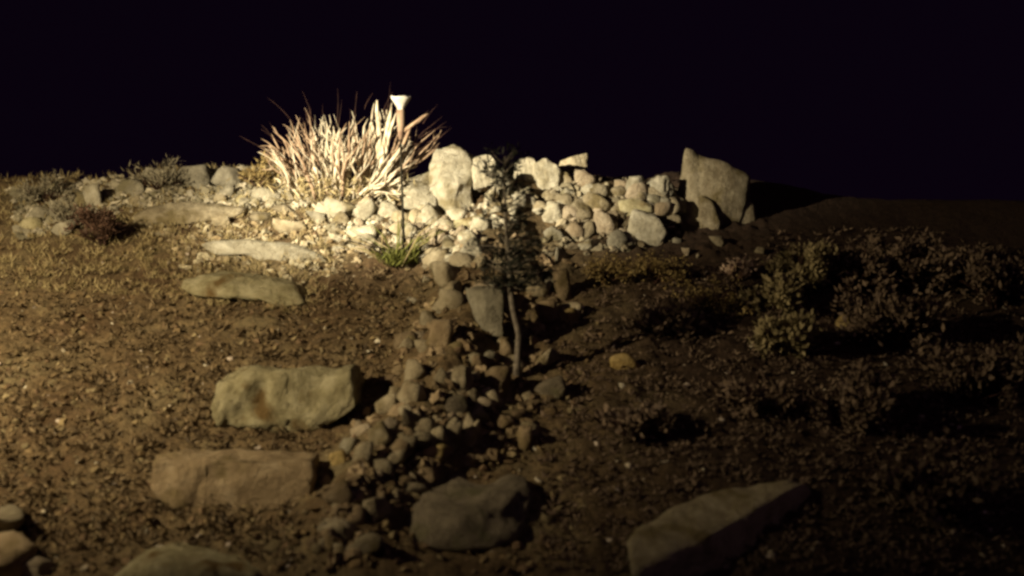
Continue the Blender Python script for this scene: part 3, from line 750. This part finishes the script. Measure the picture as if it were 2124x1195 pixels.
for k in range(34):          # fine red-brown twigs above and around
    t = rg.random(); x, y = bush_tip(0.05 + t * 0.72)
    p = at(x + rg.gauss(0, 8), y + rg.uniform(10, 60), YB + rg.gauss(0, .2))
    d = (p - bush_base).normalized() + rvec(rg) * .16
    L = rg.uniform(.10, .34)
    bag.add(*tube(bent(p, p + d * L, rg, 4, .05), [.0035, .0028, .002, .001], 3))
bag.build('twigs', TWIG, bush_base, parent=bush, kind='stuff')

# --- grass plant with tall dark stalk and white funnel head
gp = G(826, 552)
plant = empty('stalk_plant', gp, label='green grass tuft with one tall dark stalk and a white funnel head', cat='plant')
bag = Bag()
s = [gp, at(838, 505, gp.y), at(836, 455, gp.y), at(834, 400, gp.y), at(832, 340, gp.y), at(831, 280, gp.y), at(831, 226, gp.y)]
bag.add(*tube(s, [.013, .011, .0105, .010, .0095, .009, .009], 6)); bag.build('stalk', DARKSTEM, gp, parent=plant)
head = Bag(); hb = at(831, 229, gp.y); rr_ = []
sc_ = gp.y / F
prof = [(6, 0), (8, 6), (13, 14), (19, 22), (21, 27), (17, 27), (10, 20), (0, 14)]
NS = 12
for r, z in prof:
    for k in range(NS):
        q = 2 * math.pi * k / NS
        w = 1 + 0.10 * math.cos(3 * q + 0.6) * (z / 27)
        head.V.append(hb + Vector((r * w * math.cos(q) * sc_ , r * w * math.sin(q) * sc_, (z + (2.2 * math.cos(5 * q) if z > 24 else 0)) * sc_)))
for i in range(len(prof) - 1):
    for k in range(NS): head.F.append((i * NS + k, i * NS + (k + 1) % NS, (i + 1) * NS + (k + 1) % NS, (i + 1) * NS + k))
head.build('flower_head', WHITEFL, gp, parent=plant)
neck = Bag(); neck.add(*tube([at(831, 290, gp.y), at(832, 260, gp.y), at(831, 228, gp.y)], [.016, .034, .036], 8)); neck.build('flower_neck', stem_mat('pale_flower_neck', (0.16, 0.10, 0.07), (0.28, 0.20, 0.14)), gp, parent=plant)
for k in range(46):
    bag = Bag()
    a = rg.uniform(-1.15, 0.85); L = rg.uniform(0.25, 0.55); t = Vector((math.sin(a), rg.uniform(-.5, .5), math.cos(a))).normalized()
    b0 = gp + Vector((rg.gauss(0, .05), rg.gauss(0, .05), 0.0))
    p1 = b0 + t * L * .55; p2 = b0 + t * L + Vector((t.x * .25 * L, 0, -.10 * L))
    bag.add(*tube([b0, p1, p2], [.0065, .005, .0018], 3)); bag.build('blade', (LEAF['green'], DARKSTEM, LEAF['straw'])[k % 3], gp, parent=plant)
bag = Bag()
for k in range(420):
    b0 = gp + Vector((rg.gauss(0, .055), rg.gauss(0, .055), rg.uniform(0, .03)))
    bag.leaf(b0, Vector((rg.gauss(0, .75), rg.gauss(0, .75), 1)), rvec(rg), rg.uniform(.05, .16), .006)
bag.build('tuft', LEAF['green'], gp, parent=plant, kind='stuff')

# --- young tree with a thin crooked trunk in front of the lit stones
tp = G(1073, 786); YT = tp.y
tree = empty('young_tree', tp, label='young tree with thin crooked trunk and dark unlit crown', cat='tree')
tr = [(1073, 800), (1073, 745), (1077, 695), (1065, 645), (1058, 595), (1056, 548), (1052, 500), (1048, 440), (1046, 380), (1048, 325)]
path = [at(x, y, YT + 0.02 * math.sin(i)) for i, (x, y) in enumerate(tr)]
bag = Bag(); bag.add(*tube(path, [.034, .024, .022, .021, .021, .018, .014, .011, .008, .004], 8)); bag.build('trunk', BARK, tp, parent=tree)
crown = Bag(); limbs = []
for k in range(70):
    i = min(9, 5 + int(5 * rg.random() ** 1.5)); u = rg.random(); p = path[i - 1].lerp(path[i], u)
    a = rg.uniform(0, 6.28); tall = (p.z - path[5].z) / (path[9].z - path[5].z)
    L = rg.uniform(.08, .27) * (1.15 - .70 * tall)
    e = p + Vector((math.cos(a) * L, math.sin(a) * L, rg.uniform(.0, .13)))
    bb = Bag(); bb.add(*tube(bent(p, e, rg, 4, .06), [.006, .0045, .003, .0015], 4)); limbs.append(bb)
    for q in range(26):
        s0 = p.lerp(e, rg.uniform(.15, 1.05)) + rvec(rg) * .018
        crown.leaf(s0, Vector((rg.gauss(0, .6) + math.cos(a) * .4, rg.gauss(0, .6) + math.sin(a) * .4, rg.gauss(.35, .5))), rvec(rg), rg.uniform(.03, .065), rg.uniform(.004, .0075))
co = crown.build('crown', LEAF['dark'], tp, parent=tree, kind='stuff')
for bb in limbs: bb.build('branch', BARK, tp, parent=tree)

# --- shrubs
def shrub(px, py, w, h, leafkey, n, label, name='shrub', cat='shrub', seed=0, leaf=(.035, .075, .015), stems=11, group=None, clump=9, stemmat=TWIG, kindstem=True, flat=1.0):
    rg = random.Random(seed + 400)
    g = G(px, py); s = g.y / F; R = w * s / 2; Hh = h * s
    e = empty(name, g, label=label, cat=cat, group=group)
    ends = []
    for k in range(stems):
        a = rg.uniform(0, 6.28); q = math.sqrt(rg.random())
        t = g + Vector((math.cos(a) * q * R * .9, math.sin(a) * q * R * .7, Hh * rg.uniform(.45, .95) * (1 - .35 * q * q)))
        pth = bent(g + rvec(rg) * .015, t, rg, 5, .07)
        bag = Bag(); bag.add(*tube(pth, [.009, .0075, .006, .0045, .002], 4))
        for _ in range(3):
            i = rg.randint(1, 3); t2 = pth[i] + (pth[4] - pth[i]) * rg.uniform(.5, 1) + rvec(rg) * R * .22
            bag.add(*tube(bent(pth[i], t2, rg, 4, .05), [.005, .004, .003, .0015], 3)); ends.append((pth[i], t2))
        bag.build('stem', stemmat, g, parent=e); ends.append((pth[2], pth[4]))
    bag = Bag()
    cl = []
    for k in range(clump * 3):
        a, b = rg.choice(ends); cl.append((a.lerp(b, rg.uniform(.3, 1.1)), rg.uniform(.12, .3) * R))
    for k in range(n):
        c, r = rg.choice(cl); p = c + rvec(rg) * r * .55
        if p.z < gh(p.x, p.y) + .005: p.z = gh(p.x, p.y) + rg.uniform(.005, .04)
        bag.leaf(p, (p - g).normalized() * .6 + rvec(rg) * .6 + Vector((0, 0, .25)), rvec(rg), rg.uniform(leaf[0], leaf[1]), leaf[2] * rg.uniform(.7, 1.3))
    bag.build('foliage', LEAF[leafkey], g, parent=e, kind='stuff')
    return e
RS = 'shrubs on the dark right slope'
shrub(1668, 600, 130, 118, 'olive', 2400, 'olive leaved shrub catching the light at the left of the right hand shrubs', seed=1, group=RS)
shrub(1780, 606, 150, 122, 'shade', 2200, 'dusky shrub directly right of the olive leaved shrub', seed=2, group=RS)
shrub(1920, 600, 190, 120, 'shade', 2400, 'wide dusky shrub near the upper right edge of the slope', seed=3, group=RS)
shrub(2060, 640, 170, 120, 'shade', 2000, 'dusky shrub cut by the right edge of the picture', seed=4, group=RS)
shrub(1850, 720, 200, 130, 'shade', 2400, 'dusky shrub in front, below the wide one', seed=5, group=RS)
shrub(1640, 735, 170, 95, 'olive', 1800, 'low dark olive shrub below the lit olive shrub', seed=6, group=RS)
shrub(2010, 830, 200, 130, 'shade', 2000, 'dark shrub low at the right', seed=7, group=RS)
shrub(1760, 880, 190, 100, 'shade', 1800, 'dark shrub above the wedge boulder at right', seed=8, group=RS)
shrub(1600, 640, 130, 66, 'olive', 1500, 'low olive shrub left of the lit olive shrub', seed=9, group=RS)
shrub(1528, 580, 76, 44, 'pinkleaf', 420, 'little shrub with pale pinkish leaves below the standing slab', seed=10, leaf=(.02, .045, .010))
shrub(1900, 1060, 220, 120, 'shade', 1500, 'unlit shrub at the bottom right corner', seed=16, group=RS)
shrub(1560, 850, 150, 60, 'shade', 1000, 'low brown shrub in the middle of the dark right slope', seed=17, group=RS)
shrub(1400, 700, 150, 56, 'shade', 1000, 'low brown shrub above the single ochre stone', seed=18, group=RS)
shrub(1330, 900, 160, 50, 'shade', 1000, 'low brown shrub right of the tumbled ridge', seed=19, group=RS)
for i, (px, py, w, h, n, lab) in enumerate(((1250, 588, 130, 62, 1500, 'left half of the ochre ground cushions below the rubble pile'), (1360, 586, 140, 60, 1500, 'ochre ground cushion right of another, below the oval stone'),
                                           (1470, 640, 150, 50, 900, 'dull low cushion plant below the pinkish leaved shrub'))):
    shrub(px, py, w, h, 'ochre', n, lab, name='cushion_plant', cat='plant', seed=30 + i, leaf=(.012, .026, .007), stems=12, clump=16)
shrub(215, 512, 120, 92, 'red', 1700, 'dark red brown dry shrub in the hollow on the left', seed=40, leaf=(.02, .05, .007))
shrub(90, 425, 120, 62, 'grey', 700, 'grey dry shrub at the left end of the crest', seed=41, leaf=(.03, .08, .006))
shrub(150, 470, 110, 50, 'grey', 500, 'grey dry tangle left of the red brown shrub', seed=42, leaf=(.03, .09, .006))
shrub(330, 395, 120, 46, 'grey', 500, 'grey dry tangle on the crest above the highest step', seed=43, leaf=(.03, .08, .006))
shrub(540, 392, 110, 50, 'ochre', 600, 'low ochre dry plant on the crest left of the dry bush', seed=44, leaf=(.03, .08, .006))

# --- short dry grass and leaf litter
def blades(name, n, region, key, label, cat, seed, L=(.03, .09), wd=.0035, spread=.7, clumps=0):
    rg = random.Random(seed); bag = Bag(); xs = [p[0] for p in region]; ys = [p[1] for p in region]; k = 0
    while k < n:
        px = rg.uniform(min(xs), max(xs)); py = rg.uniform(min(ys), max(ys))
        if not inside(region, px, py): continue
        g = G(px, py); m = rg.randint(5, 10)
        for q in range(m):
            p = g + Vector((rg.gauss(0, .02), rg.gauss(0, .02), 0))
            bag.leaf(p, Vector((rg.gauss(0, spread), rg.gauss(0, spread), 1)), rvec(rg), rg.uniform(*L), wd)
        k += m
    return bag.build(name, LEAF[key], smooth=False, label=label, cat=cat, kind='stuff')
blades('dry_grass', 9000, [(0, 370), (300, 355), (600, 345), (680, 420), (700, 560), (640, 660), (300, 620), (0, 600)], 'straw', 'short dry straw grass along the left crest', 'grass', 50)
blades('sparse_grass', 15000, [(0, 560), (400, 560), (900, 560), (820, 760), (640, 960), (600, 1180), (0, 1180)], 'litter', 'matted short dry grass and litter on the brown slope', 'grass', 51, L=(.02, .075), wd=.008, spread=1.5)
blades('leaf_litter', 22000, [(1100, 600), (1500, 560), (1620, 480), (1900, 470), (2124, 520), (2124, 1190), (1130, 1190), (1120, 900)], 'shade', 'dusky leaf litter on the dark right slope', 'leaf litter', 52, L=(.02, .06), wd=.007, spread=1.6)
